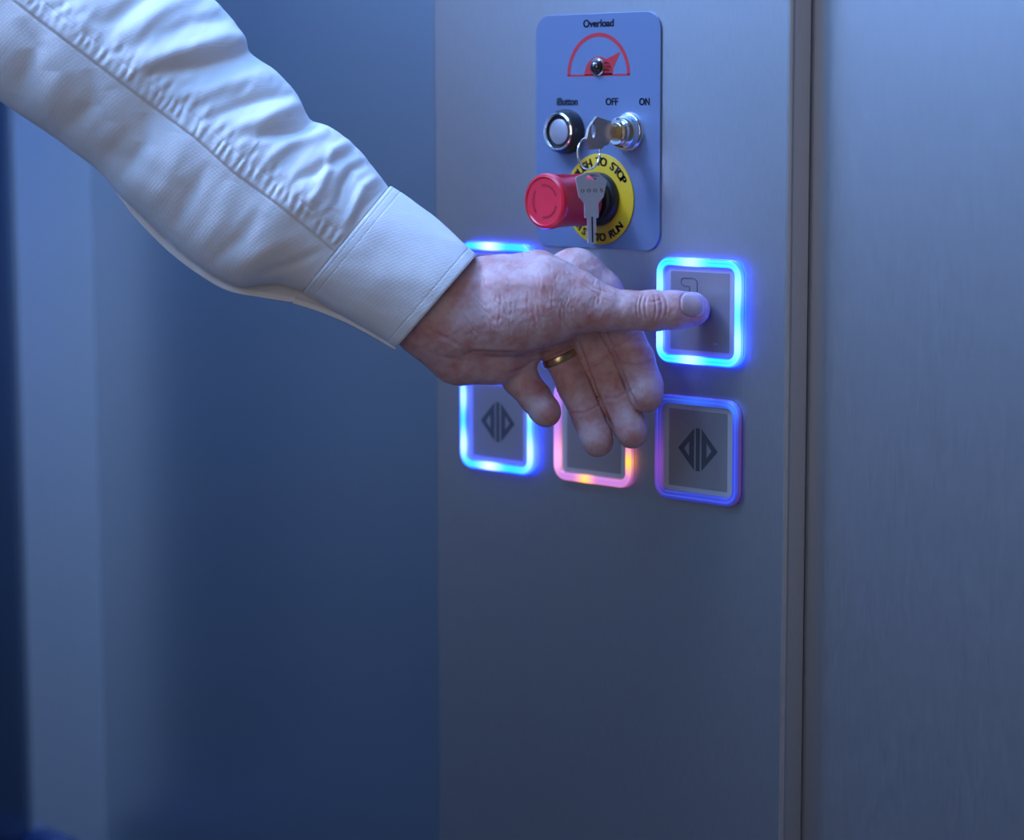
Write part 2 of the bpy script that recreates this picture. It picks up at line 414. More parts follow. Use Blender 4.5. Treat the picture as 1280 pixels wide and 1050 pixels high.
# touch key reader
t = empty('key_reader', 'round black touch key reader with a steel rim beside the key switch', 'key reader', W(710, 164.5, -0.0014), True)
lathe('housing', [(0.0148, 0.0), (0.0148, 0.004), (0.0138, 0.0085), (0.0126, 0.0096)], M_BLACK, t, caps=False)
lathe('rim', [(0.0126, 0.0096), (0.0127, 0.0104), (0.0120, 0.0110), (0.0112, 0.0108), (0.0108, 0.0098)], M_CHROME, t, caps=False)
lathe('contact_well', [(0.0108, 0.0098), (0.0102, 0.0080), (0.0078, 0.0078)], M_BLACK, t, caps=False)
lathe('contact_disc', [(0.0082, 0.0078), (0.0082, 0.0092), (0.0077, 0.0095), (0.0, 0.0094)], mat('reader_contact', (0.34, 0.34, 0.39), 0.40, 0.5), t)

# key switch barrel
KS = W(786, 165, -0.0014)
t = empty('key_switch', 'domed chrome key switch barrel between the OFF and ON marks', 'key switch', KS, True)
lathe('collar', [(0.0130, 0.0), (0.0130, 0.0015), (0.0122, 0.003), (0.0118, 0.0032)], M_CHROME, t)
lathe('barrel', [(0.0118, 0.003), (0.0114, 0.006), (0.0100, 0.0095), (0.0092, 0.0102), (0.0092, 0.0118), (0.0080, 0.0130), (0.0060, 0.0130)], M_CHROME, t)
lathe('cylinder_core', [(0.0060, 0.0124), (0.0058, 0.0136), (0.0, 0.0138)], mat('lock_brass', (0.55, 0.42, 0.22), 0.25, 1.0), t)

def key_plate(name, outline, hole, th, m, parent, mw):
    """key outline with a hole, as a solid of thickness th in local xy; bridged by triangulation"""
    import mathutils
    tri = mathutils.geometry.tessellate_polygon([[Vector((x, y, 0)) for x, y in outline], [Vector((x, y, 0)) for x, y in hole]]) if hole else mathutils.geometry.tessellate_polygon([[Vector((x, y, 0)) for x, y in outline]])
    pts = list(outline)+(list(hole) if hole else []); n = len(pts)
    V = [(x, y, -th/2) for x, y in pts]+[(x, y, th/2) for x, y in pts]; Fc = []
    for a, b, c in tri:
        p = [pts[i] for i in (a, b, c)]
        ar = (p[1][0]-p[0][0])*(p[2][1]-p[0][1])-(p[2][0]-p[0][0])*(p[1][1]-p[0][1])
        if ar < 0: a, b, c = a, c, b
        Fc.append((a+n, b+n, c+n)); Fc.append((c, b, a))
    def wall(i0, cnt):
        lp = [pts[i0+i] for i in range(cnt)]
        for i in range(cnt):
            a, b = i0+i, i0+(i+1) % cnt; Fc.append((a, b, b+n, a+n))
    wall(0, len(outline))
    if hole: wall(len(outline), len(hole))
    o = mesh_obj(name, [mw @ Vector(v) for v in V], Fc, m, parent)
    import bmesh
    bm = bmesh.new(); bm.from_mesh(o.data); bmesh.ops.recalc_face_normals(bm, faces=bm.faces); bm.to_mesh(o.data); bm.free()
    return o
def key_outline(hw_, hh_, neck, nl, blade, bl):
    return [(-neck, 0), (-neck-0.0008, 0.0015), (-hw_*0.78, 0.0045), (-hw_*0.98, hh_*0.80), (-hw_*0.92, hh_*0.86), (-hw_*0.30, hh_*0.98), (hw_*0.45, hh_*1.0), (hw_*1.02, hh_*0.72), (hw_*0.78, 0.0045), (neck+0.0008, 0.0015), (neck, 0),
            (neck, -nl), (blade, -nl-0.0008), (blade, -nl-bl*0.55), (blade-0.0012, -nl-bl*0.60), (blade-0.0002, -nl-bl*0.72), (blade-0.001, -nl-bl*0.82), (blade-0.0004, -nl-bl*0.93), (0, -nl-bl), (-blade, -nl-bl*0.94), (-blade, -nl-0.0008), (-neck, -nl)]
circ = lambda cx, cy, rx, ry, n=20: [(cx+rx*math.cos(2*math.pi*k/n), cy+ry*math.sin(2*math.pi*k/n)) for k in range(n)]
# key in the lock: lies in the vertical plane through the barrel axis; local x -> up, local y -> out of the wall
t = empty('key', 'dull key turned in the chrome switch, holding the key ring', 'key', KS, True)
mwk = Matrix(((0, 0, 1, 0), (1, 0, 0, 0), (0, 1, 0, 0.0135), (0, 0, 0, 1)))
out = [(-0.0042, 0), (-0.0042, 0.0045), (-0.0080, 0.0080), (-0.0088, 0.0120), (-0.0105, 0.0135), (-0.0110, 0.0250), (-0.0040, 0.0285), (0.0030, 0.0262), (0.0100, 0.0190), (0.0068, 0.0050), (0.0036, 0.0045), (0.0036, 0)]
key_plate('bow', out, circ(0.0015, 0.0222, 0.0052, 0.0020), 0.0022, M_KEYDK, t, mwk)
key_plate('blade', [(-0.0034, -0.012), (0.0030, -0.012), (0.0030, 0.0), (-0.0034, 0.0)], None, 0.0018, M_KEY, t, mwk)
HOLE = KS+Vector((0, -0.0357, -0.004))
dk = depth_of(HOLE)
# ring, a double turn of wire
def camplane(px, py, d): return P(px, py, d)
rp = []
N = 96
for k in range(N+1):
    g = 2*math.pi*2*k/N
    cxp, cyp = 735.5+0.8*k/N, 191.5
    rp.append(P(cxp+14.0*math.cos(g)*(1-0.02*k/N), cyp+20.0*math.sin(g), dk+0.0015*k/N+0.0065*math.cos(g)))
c0 = sum((Vector(p) for p in rp), Vector())/len(rp)
o = tube('key_ring', [p-c0 for p in rp], 0.00062, M_CHROME, None, 8); o.location = c0
tag(o, 'small chrome split ring linking the two keys', 'key ring')
# hanging key faces the room, hangs plumb
hk = P(739, 219, dk-0.0002)
t = empty('key', 'bright nickel key hanging from the ring in front of the red knob', 'key', hk)
xd = (rgt*0.96+fwd*0.28); xd.z = 0; xd.normalize(); zd = Vector((-0.03, 0, 1)).normalized(); yd = zd.cross(xd)
mwh = Matrix((xd, zd, -yd)).transposed().to_4x4() if False else Matrix(((xd.x, zd.x, yd.x*-1, 0), (xd.y, zd.y, yd.y*-1, 0), (xd.z, zd.z, yd.z*-1, -0.0185), (0, 0, 0, 1)))
oh = key_outline(0.0104, 0.0205, 0.0046, 0.0085, 0.0028, 0.0175)
key_plate('bow', oh, circ(0.0012, 0.0172, 0.0044, 0.0021), 0.0022, M_KEY, t, mwh)
V, Fc = box_data(-0.0004, 0.0006, -0.0245, -0.008, 0.0011, 0.00125)
mesh_obj('groove', [mwh @ Vector(v) for v in V], Fc, M_BLACK, t)
V, Fc = box_data(-0.0004, 0.0006, -0.0245, -0.008, -0.00125, -0.0011)
mesh_obj('groove', [mwh @ Vector(v) for v in V], Fc, M_BLACK, t)
# stamped number on the bow
V, Fc = text_mesh('0 0 0 5', 0.01)
mn, mx = V.min(0), V.max(0)
sgn = 1
VV = [mwh @ Vector(((v[0]-mn[0])/(mx[0]-mn[0])*0.0150-0.0072, (v[1]-mn[1])/(mx[1]-mn[1])*0.0024+0.0075, 0.00118)) for v in V]
if (mwh.to_3x3() @ Vector((0, 0, 1))).dot(fwd) > 0:
    VV = [mwh @ Vector(((v[0]-mn[0])/(mx[0]-mn[0])*0.0150-0.0072, (v[1]-mn[1])/(mx[1]-mn[1])*0.0024+0.0075, -0.00118)) for v in V]
mesh_obj('stamped_number', VV, Fc, M_CHROME, t)

# emergency stop
t = empty('emergency_stop', 'red cylindrical emergency stop knob on a yellow lettered ring', 'emergency stop', W(750, 249, -0.0014), True)
lathe('yellow_ring', [(0.0300, 0.0), (0.0300, 0.0008), (0.0295, 0.0010), (0.0178, 0.0010)], M_YEL, t, 96)
arc_text('lettering', 'PUSH TO STOP', 0.0250, math.radians(86), math.radians(110), 0.0056, 0.00112, M_BLACKPR, t)
arc_text('lettering', 'TWIST TO RUN', 0.0250, math.radians(-97), math.radians(106), 0.0052, 0.00112, M_BLACKPR, t, inside=True)
lathe('black_collar', [(0.0178, 0.0008), (0.0178, 0.004), (0.0170, 0.0056), (0.0150, 0.0062), (0.0150, 0.010), (0.0105, 0.011), (0.0105, 0.030)], M_BLACK, t, 80)
kn = lathe('knob', [(0.0105, 0.016), (0.0160, 0.016), (0.0172, 0.0175), (0.0172, 0.021), (0.0168, 0.022), (0.0170, 0.030), (0.0176, 0.0475), (0.0182, 0.0495), (0.0182, 0.0520), (0.0174, 0.0540), (0.0158, 0.0546), (0.0150, 0.0538), (0.0, 0.0532)], M_REDP, t, 80)
for a0 in (20, 140, 260):
    V, Fc = ring_sector(0.0096, 0.0112, math.radians(a0), math.radians(a0+85), 20)
    mesh_obj('arrow_mark', [(x, y, 0.0538) for x, y in V], Fc, M_REDD, t)

#@@HAND
# ------------------------------------------------------------------ the person: hand, forearm, shirt sleeve
# Distances below are in "hand pixels": one unit is about half a millimetre at the hand's depth.
S = DH/F
Z0 = -10.0                                    # centre of the thumb tip, in front of the button face
def HP(a):                                    # array of (x, y, z) hand units -> world
    a = np.asarray(a, dtype=np.float64); d = DH+(a[:, 2]+Z0)*S
    f, r, u, c = (np.array(v) for v in (fwd, rgt, upv, CAM))
    # a parallel frame around the hand's own centre, so it keeps its true shape
    k = ((a[:, 0]-640)/F)[:, None]*r+((525-a[:, 1])/F)[:, None]*u
    return c+(f+k)*d[:, None]

def smin(a, b, k):
    h = np.clip(0.5+0.5*(b-a)/k, 0, 1)
    return b*(1-h)+a*h-k*h*(1-h)

class Field:
    def __init__(s, lo, hi, res):
        s.lo = np.array(lo, dtype=np.float32); s.res = res
        s.n = np.ceil((np.array(hi)-s.lo)/res).astype(int)+1
        g = [s.lo[i]+res*np.arange(s.n[i], dtype=np.float32) for i in range(3)]
        s.X, s.Y, s.Z = g[0][:, None, None], g[1][None, :, None], g[2][None, None, :]
    def cone(s, p, q, r0, r1, zs=1.0):
        """distance to a tapered capsule; zs > 1 flattens it towards and away from the room"""
        p = np.array(p, dtype=np.float32); q = np.array(q, dtype=np.float32)
        ax = q-p; ax[2] *= zs; L2_ = float(ax@ax)+1e-6
        dx, dy, dz = s.X-p[0], s.Y-p[1], (s.Z-p[2])*zs
        t = np.clip((dx*ax[0]+dy*ax[1]+dz*ax[2])/L2_, 0, 1)
        d = np.sqrt((dx-ax[0]*t)**2+(dy-ax[1]*t)**2+(dz-ax[2]*t)**2)-(r0+(r1-r0)*t)
        return d
    def chain(s, pts, k=6, zs=1.0):
        out = None
        for (p, r0), (q, r1) in zip(pts[:-1], pts[1:]):
            d = s.cone(p, q, r0, r1, zs)
            out = d if out is None else smin(out, d, k)
        return out

def surface_nets(D, lo, res):
    sgn = D < 0
    nx, ny, nz = D.shape
    c = [sgn[i:nx-1+i, j:ny-1+j, k:nz-1+k] for i in (0, 1) for j in (0, 1) for k in (0, 1)]
    cnt = sum(x.astype(np.int8) for x in c)
    act = (cnt > 0) & (cnt < 8)
    idx = np.argwhere(act)
    vid = -np.ones(act.shape, dtype=np.int64); vid[act] = np.arange(len(idx))
    acc = np.zeros((len(idx), 3)); num = np.zeros(len(idx))
    cor = [(i, j, k) for i in (0, 1) for j in (0, 1) for k in (0, 1)]
    val = {q: D[idx[:, 0]+q[0], idx[:, 1]+q[1], idx[:, 2]+q[2]] for q in cor}
    for a in cor:
        for ax in range(3):
            if a[ax] == 0:
                b = list(a); b[ax] = 1; b = tuple(b)
                va, vb = val[a], val[b]; m = (va < 0) != (vb < 0)
                t = np.where(m, va/np.where(m, va-vb, 1), 0)
                pos = np.tile(np.array(a, float), (len(idx), 1)); pos[:, ax] += t
                acc[m] += pos[m]; num[m] += 1
    V = (idx+acc/num[:, None])*res+lo
    quads = []
    for ax in range(3):
        b, c2 = (ax+1) % 3, (ax+2) % 3
        sl0 = [slice(None)]*3; sl1 = [slice(None)]*3; sl0[ax] = slice(0, -1); sl1[ax] = slice(1, None)
        s0, s1 = sgn[tuple(sl0)], sgn[tuple(sl1)]
        for flip, m in ((False, s0 & ~s1), (True, ~s0 & s1)):
            e = np.argwhere(m); e = e[(e[:, b] > 0) & (e[:, c2] > 0) & (e[:, b] < D.shape[b]-1) & (e[:, c2] < D.shape[c2]-1)]
            def cell(db, dc):
                q = e.copy(); q[:, b] += db; q[:, c2] += dc
                return vid[q[:, 0], q[:, 1], q[:, 2]]
            q = np.stack([cell(-1, -1), cell(0, -1), cell(0, 0), cell(-1, 0)], 1)
            if flip: q = q[:, ::-1]
            quads.append(q)
    return V, np.concatenate(quads)

def fast_mesh(name, V, Q, mats, parent, slots=None):
    me = bpy.data.meshes.new(name)
    me.vertices.add(len(V)); me.vertices.foreach_set('co', np.asarray(V, dtype=np.float32).ravel())
    me.loops.add(Q.size); me.loops.foreach_set('vertex_index', Q.ravel().astype(np.int32))
    me.polygons.add(len(Q)); me.polygons.foreach_set('loop_start', np.arange(0, Q.size, Q.shape[1], dtype=np.int32))
    for m in mats: me.materials.append(m)
    if slots is not None: me.polygons.foreach_set('material_index', slots.astype(np.int32))
    me.update(calc_edges=True); me.validate()
    me.polygons.foreach_set('use_smooth', [True]*len(me.polygons))
    o = bpy.data.objects.new(name, me); C.objects.link(o)
    if parent is not None: o.parent = parent
    return o

def vnormals(V, Q):
    n = np.cross(V[Q[:, 2]]-V[Q[:, 0]], V[Q[:, 3]]-V[Q[:, 1]])
    N = np.zeros_like(V)
    for k in range(4): np.add.at(N, Q[:, k], n)
    return N/(np.linalg.norm(N, axis=1)[:, None]+1e-9)

def poly_dist(px, py, pts):
    """distance, arc-length position and side of many points to a 2-D polyline"""
    best = np.full(px.shape, 1e9); sp = np.zeros(px.shape); side = np.zeros(px.shape); acc = 0
    for (x0, y0), (x1, y1) in zip(pts[:-1], pts[1:]):
        dx, dy = x1-x0, y1-y0; L = math.hypot(dx, dy)
        t = np.clip(((px-x0)*dx+(py-y0)*dy)/(L*L), 0, 1)
        d = np.hypot(px-x0-t*dx, py-y0-t*dy); m = d < best
        best = np.where(m, d, best); sp = np.where(m, acc+t*L, sp)
        side = np.where(m, np.sign((px-x0)*dy-(py-y0)*dx), side); acc += L
    return best, sp, side, acc

def vnoise(x, y, seed=0):
    """smooth value noise"""
    rs = np.random.RandomState(seed); T = rs.rand(256, 256)
    xi = np.floor(x).astype(int); yi = np.floor(y).astype(int); fx = x-xi; fy = y-yi
    fx = fx*fx*(3-2*fx); fy = fy*fy*(3-2*fy)
    g = lambda a, b: T[a % 256, b % 256]
    return (g(xi, yi)*(1-fx)*(1-fy)+g(xi+1, yi)*fx*(1-fy)+g(xi, yi+1)*(1-fx)*fy+g(xi+1, yi+1)*fx*fy)*2-1

# ---- skin
def skin_material(name='skin', base=(0.515, 0.325, 0.325)):
    m = mat(name, base, 0.54, sss=0.12, spec=0.35)
    nt = m.node_tree; b = nt.nodes['Principled BSDF']; L = nt.links.new
    tc = nt.nodes.new('ShaderNodeTexCoord')
    def noise(sc, det, rough=0.5):
        n = nt.nodes.new('ShaderNodeTexNoise'); n.inputs['Scale'].default_value = sc; n.inputs['Detail'].default_value = det
        n.inputs['Roughness'].default_value = rough; L(tc.outputs['Object'], n.inputs['Vector']); return n
    n1 = noise(70, 5, 0.65)
    r = nt.nodes.new('ShaderNodeValToRGB'); L(n1.outputs['Fac'], r.inputs['Fac'])
    e = r.color_ramp.elements
    e[0].position = 0.32; e[0].color = (base[0]*0.92, base[1]*0.66, base[2]*0.62, 1)
    e[1].position = 0.62; e[1].color = (min(1, base[0]*1.12), base[1]*1.22, base[2]*1.25, 1)
    L(r.outputs['Color'], b.inputs['Base Color'])
    v = nt.nodes.new('ShaderNodeTexVoronoi'); v.feature = 'DISTANCE_TO_EDGE'; v.inputs['Scale'].default_value = 1100
    L(tc.outputs['Object'], v.inputs['Vector'])
    n2 = noise(900, 3)
    ad = nt.nodes.new('ShaderNodeMath'); ad.operation = 'ADD'; L(v.outputs['Distance'], ad.inputs[0]); L(n2.outputs['Fac'], ad.inputs[1])
    bp = nt.nodes.new('ShaderNodeBump'); bp.inputs['Strength'].default_value = 0.35; bp.inputs['Distance'].default_value = 0.00025
    L(ad.outputs[0], bp.inputs['Height']); L(bp.outputs[0], b.inputs['Normal'])
    return m
M_SKIN = skin_material()
M_NAIL = mat('thumb_nail', (0.42, 0.28, 0.275), 0.38, coat=0.1, sss=0.1)
M_NAILF = mat('nail_free_edge', (0.54, 0.46, 0.44), 0.38, coat=0.1)

person = empty('person', 'arm in a white long-sleeved shirt pressing the lit figure 1 button with its thumb', 'person', HP([(560, 400, 0)])[0])
org = np.array(person.location)

fld = Field((418, 286, -78), (902, 592, 118), 1.25)
# wrist and forearm
wrist = fld.chain([((400, 268, 2), 62), ((505, 352, 4), 61), ((560, 392, 6), 60)], 10, 1.32)
heel = fld.chain([((535, 405, 14), 43), ((576, 437, 24), 42), ((616, 440, 34), 38), ((646, 432, 48), 34)], 14, 1.25)
dorsal = fld.chain([((560, 372, 4), 48), ((620, 364, 14), 43), ((672, 346, 20), 34)], 12, 1.2)
thenar = fld.chain([((575, 395, 2), 50), ((632, 386, -4), 56), ((686, 376, -10), 53), ((724, 378, -14), 35), ((752, 385, -16), 26)], 14, 1.35)
thumb = fld.chain([((722, 381, -14), 31), ((756, 386, -14), 25.5), ((784, 388, -12), 24.0), ((815, 388.5, -8), 25), ((842, 387.5, -5), 23.4), ((864, 386.5, -1), 21.8)], 7, 1.05)
snub = fld.cone((846, 391, -2), (868, 387, 1), 21, 19.4, 1.0)
thumb = smin(thumb, snub, 4)
A_ = smin(smin(wrist, thenar, 18), thumb, 10)
A_ = smin(A_, dorsal, 16)
# metacarpal block behind the thenar eminence
pal = None
for q, r in (((720, 347, 42), 35), ((708, 378, 58), 31), ((684, 402, 62), 30), ((652, 420, 54), 28)):
    d = fld.cone((590, 398, 26), q, 36, r, 1.1); pal = d if pal is None else smin(pal, d, 14)
pal = smin(pal, heel, 16)
fing = [
    [((718, 346, 44), 35), ((747, 366, 46), 31), ((776, 412, 45), 25.5), ((794, 450, 36), 24), ((806, 482, 27), 22.6), ((808, 494, 24), 21.5)],
    [((706, 378, 58), 30), ((736, 418, 64), 25), ((754, 458, 60), 23), ((774, 503, 48), 21.5), ((787, 532, 39), 20.8), ((790, 541, 36), 20.0)],
    [((684, 404, 62), 28), ((700, 444, 66), 21.5), ((718, 482, 60), 21.5), ((734, 518, 50), 20.5), ((744, 544, 41), 20.2), ((747, 552, 38), 19.6)],
    [((648, 424, 54), 27), ((642, 448, 56), 25), ((650, 473, 54), 22.5), ((669, 497, 43), 20), ((680, 512, 33), 18.8), ((683, 516, 31), 18.2)],
]
FG = None
for ch in fing:
    d = fld.chain(ch, 5, 1.0)
    # fleshy pad on the last segment, towards the room
    (tx, ty, tz), tr = ch[-1]; (mx_, my_, mz_), mr_ = ch[-2]
    d = smin(d, fld.cone((mx_, my_, mz_-3), (tx-2, ty-5, tz-4), mr_*0.86, tr*0.86), 5)
    FG = d if FG is None else smin(FG, d, 1.2)
B_ = smin(pal, FG, 9)
Dd = smin(A_, smin(B_, wrist, 16), 3)
HV, HQ = surface_nets(Dd, fld.lo.astype(float), fld.res)
del Dd, A_, B_, FG, pal, thenar, thumb, wrist, heel, dorsal
# relax the grid pattern
def relax(V, Q, n, lam=0.5):
    E = np.concatenate([Q[:, [0, 1]], Q[:, [1, 2]], Q[:, [2, 3]], Q[:, [3, 0]]])
    cnt = np.bincount(E[:, 0], minlength=len(V)).astype(float)
    for _ in range(n):
        A = np.stack([np.bincount(E[:, 0], weights=V[E[:, 1], k], minlength=len(V)) for k in range(3)], 1)
        V = V+lam*(A/cnt[:, None]-V)
    return V
HV = relax(HV, HQ, 4)
HN = vnormals(HV, HQ)
if (HN[:, 2]*np.sign(HV[:, 2]-20)).mean() < 0: HQ = HQ[:, ::-1].copy(); HN = -HN
X, Y, Z = HV.T
front = np.clip(-HN[:, 2]*2.0, 0, 1)
disp = np.zeros(len(HV))
def crease(pts, w, a, zmax=1e9, zmin=-1e9):
    global disp
    m = (X > min(p[0] for p in pts)-4*w) & (X < max(p[0] for p in pts)+4*w) & (Y > min(p[1] for p in pts)-4*w) & (Y < max(p[1] for p in pts)+4*w) & (Z < zmax) & (Z > zmin)
    i = np.nonzero(m)[0]
    if not len(i): return
    d, s, _, L = poly_dist(X[i], Y[i], pts)
    fade = np.clip(np.minimum(s, L-s)/(0.18*L+1e-6)+0.15, 0, 1)
    disp[i] += a*fade*(-np.exp(-(d/w)**2)+0.35*np.exp(-((d-2.2*w)/(1.3*w))**2))*front[i]
# knuckle wrinkles of the thumb
for k, (x0, b, a) in enumerate([(800, -6, 0.8), (805, -7, 1.0), (810, -5, 0.9), (817, 4, 1.1), (823, 6, 1.0), (829, 7, 0.7)]):
    ys = np.linspace(368, 404-abs(k-2.5)*3, 9)
    crease([(x0+b*(1-((y-384)/17)**2)*0.7, y) for y in ys], 1.1, a, 10)
crease([(806, 374), (813, 378), (822, 376), (829, 372)], 1.2, 0.6, 10)
# web of fine oblique lines over the ball of the thumb
rs = np.random.RandomState(3)
for k in range(90):
    x = 575+rs.rand()*175; y = 335+rs.rand()*82; L = 10+rs.rand()*30; a = math.radians(50+rs.rand()*35+(x-600)*0.10)
    pts = [(x+L*t*math.cos(a)+3*math.sin(3*t+k), y+L*t*math.sin(a)) for t in np.linspace(0, 1, 6)]
    crease(pts, 0.9+rs.rand()*0.4, 0.16+0.36*rs.rand(), 20)
for pts, w, a in [([(700, 378), (714, 398), (726, 412)], 1.4, 0.8), ([(690, 385), (705, 405), (715, 420)], 1.3, 0.6), ([(722, 352), (745, 368), (760, 378)], 1.3, 0.6),
                  ([(720, 345), (742, 360), (765, 368)], 1.4, 0.6), ([(528, 408), (560, 424), (590, 440)], 2.4, 0.5), ([(520, 432), (550, 446), (590, 452)], 2.4, 0.5),
                  ([(548, 360), (570, 395), (578, 430)], 1.8, 0.3)]:
    crease(pts, w, a, 40)
crease([(578, 446), (592, 440), (620, 441.5), (655, 443), (690, 441), (716, 430)], 2.4, 2.4, 60)
# finger joint creases on the palm side
for pts, a in [([(772, 468-14), (795, 457), (818, 450)], 1.3), ([(750, 436), (772, 430), (796, 418)], 1.1), ([(752, 497), (772, 497), (792, 486)], 1.2), ([(732, 458), (752, 452), (768, 440)], 1.1),
               ([(712, 517), (732, 516), (752, 505)], 1.2), ([(700, 480), (716, 478), (732, 468)], 1.0), ([(652, 498), (668, 490), (686, 482)], 1.4), ([(632, 468), (652, 462), (672, 448)], 1.0)]:
    crease(pts, 1.9, a*1.3, 80, 0)
# heel crease where the ball of the thumb folds over the palm
disp += 0.45*vnoise(X/9, Y/7, 5)*front*0.8+0.22*vnoise(X/3.2, Y/4.1, 6)
# tendons and knuckle on the wrist
disp += 2.2*np.exp(-((Y-352-(X-600)*0.02)/9)**2)*np.exp(-((X-640)/55)**2)*front
crease([(755, 412), (764, 436), (774, 460), (786, 490), (799, 514)], 2.2, 3.6, 80, 0)
crease([(722, 425), (733, 458), (745, 490), (757, 518), (769, 540)], 2.0, 3.0, 80, 0)
# thumb nail: a plate let into the skin, its free edge towards the tip
nxc, nyc, ra, rb = 866.5, 380.5, 15.0, 15.5
u_ = (X-nxc)/ra; v_ = (Y-nyc-(X-nxc)*0.05)/rb
q = (np.abs(u_)**2.7+np.abs(v_)**2.7)**(1/2.7)
nm = (Z < 2) & (HN[:, 2] < -0.1) & (q < 1.6)
disp = np.where(nm & (q < 1.0), 0.55*(1-np.clip((q-0.8)/0.2, 0, 1)*0.5), disp)
disp = np.where(nm, disp-1.2*np.exp(-((q-1.05)/0.075)**2), disp)
HV2 = HV+HN*disp[:, None]
# flatten the nail a little along its length
fc = HV2[HQ].mean(1)
un = (fc[:, 0]-nxc)/ra; vn = (fc[:, 1]-nyc-(fc[:, 0]-nxc)*0.05)/rb
qn = (np.abs(un)**2.7+np.abs(vn)**2.7)**(1/2.7)
fz = HN[HQ[:, 0], 2]
slots = np.zeros(len(HQ), int)
slots[(qn < 0.98) & (fc[:, 2] < 2) & (fz < -0.1)] = 1
slots[(qn < 1.0) & (qn > 0.86) & (un > 0.25) & (fc[:, 2] < 2) & (fz < -0.1)] = 2
body = fast_mesh('body', HP(HV2)-org, HQ, [M_SKIN, M_NAIL, M_NAILF], person, slots)

# wedding ring on the ring finger
M_GOLD = mat('gold', (0.60, 0.46, 0.25), 0.3, 1.0)
ax = np.array([0.40, 0.88, 0.10]); ax /= np.linalg.norm(ax)
e1 = np.cross(ax, [0, 0, 1.0]); e1 /= np.linalg.norm(e1); e2 = np.cross(ax, e1)
rc = np.array([700.0, 447, 65]); RV, RF = [], []
prof = [(22.6, -5.0), (23.8, -4.6), (24.2, -3.4), (24.3, 0), (24.2, 3.4), (23.8, 4.6), (22.6, 5.0), (22.2, 0)]
for k in range(72):
    g = 2*math.pi*k/72
    for r, h in prof: RV.append(rc+e1*r*math.cos(g)+e2*r*math.sin(g)+ax*h)
n = len(prof)
RF = np.array([(k*n+j, ((k+1) % 72)*n+j, ((k+1) % 72)*n+(j+1) % n, k*n+(j+1) % n) for k in range(72) for j in range(n)])
ring = fast_mesh('finger_ring', HP(RV)-org, RF, [M_GOLD], person); ring['label'] = 'gold band on the ring finger'

# ---- shirt sleeve
def cloth(name, col, rough=0.85):
    m = mat(name, col, rough, spec=0.25)
    nt = m.node_tree; b = nt.nodes['Principled BSDF']; L = nt.links.new
    b.inputs['Sheen Weight'].default_value = 0.15
    tc = nt.nodes.new('ShaderNodeTexCoord')
    ws = []
    for ang in (40, 130):
        mp = nt.nodes.new('ShaderNodeMapping'); mp.inputs['Rotation'].default_value = (0, math.radians(ang), 0)
        w = nt.nodes.new('ShaderNodeTexWave'); w.inputs['Scale'].default_value = 170; w.inputs['Distortion'].default_value = 0.6; w.inputs['Detail'].default_value = 1
        L(tc.outputs['Object'], mp.inputs['Vector']); L(mp.outputs[0], w.inputs['Vector']); ws.append(w)
    ad = nt.nodes.new('ShaderNodeMath'); ad.operation = 'MULTIPLY'; L(ws[0].outputs['Fac'], ad.inputs[0]); L(ws[1].outputs['Fac'], ad.inputs[1])
    bp = nt.nodes.new('ShaderNodeBump'); bp.inputs['Strength'].default_value = 0.22; bp.inputs['Distance'].default_value = 0.0003
    L(ad.outputs[0], bp.inputs['Height']); L(bp.outputs[0], b.inputs['Normal'])
    return m
M_CLOTH = cloth('shirt_cotton', (0.75, 0.75, 0.765))

def spline(pts, n):
    """Catmull-Rom through points, resampled evenly by section parameter"""
    p = np.array(pts, float); p = np.vstack([2*p[0]-p[1], p, 2*p[-1]-p[-2]]); m = len(pts)-1
    t = np.linspace(0, m, n); i = np.minimum(t.astype(int), m-1); f = (t-i)[:, None]
    a, b, c, d = p[i], p[i+1], p[i+2], p[i+3]
    return 0.5*((2*b)+(-a+c)*f+(2*a-5*b+4*c-d)*f**2+(-a+3*b-3*c+d)*f**3)

def sleeve_tube(top, bot, nu, nv, ratio, zc):
    T = spline(top, nu); B = spline(bot, nu)
    cen = (T+B)/2; hv = (T-B)/2; h = np.linalg.norm(hv, axis=1)
    th = np.linspace(0, 2*math.pi, nv, endpoint=False)
    cs = np.cos(th)[None, :, None]; sn = np.sin(th)[None, :]
    XY = cen[:, None, :]+hv[:, None, :]*cs
    Zc = zc(cen[:, 0])[:, None]-ratio*h[:, None]*sn*np.ones((1, nv))
    V = np.concatenate([XY, Zc[:, :, None]], 2)
    N = np.concatenate([(hv/h[:, None])[:, None, :]*cs, (-sn/ratio*np.ones((nu, 1)))[:, :, None]], 2)
    N /= np.linalg.norm(N, axis=2)[:, :, None]
    i = np.arange(nu-1)[:, None]; j = np.arange(nv)[None, :]; j2 = (j+1) % nv
    Q = np.stack([i*nv+j, (i+1)*nv+j, (i+1)*nv+j2, i*nv+j2], 2).reshape(-1, 4)
    return V.reshape(-1, 3), N.reshape(-1, 3), Q, np.repeat(np.linspace(0, 1, nu), nv), np.tile(th, nu)

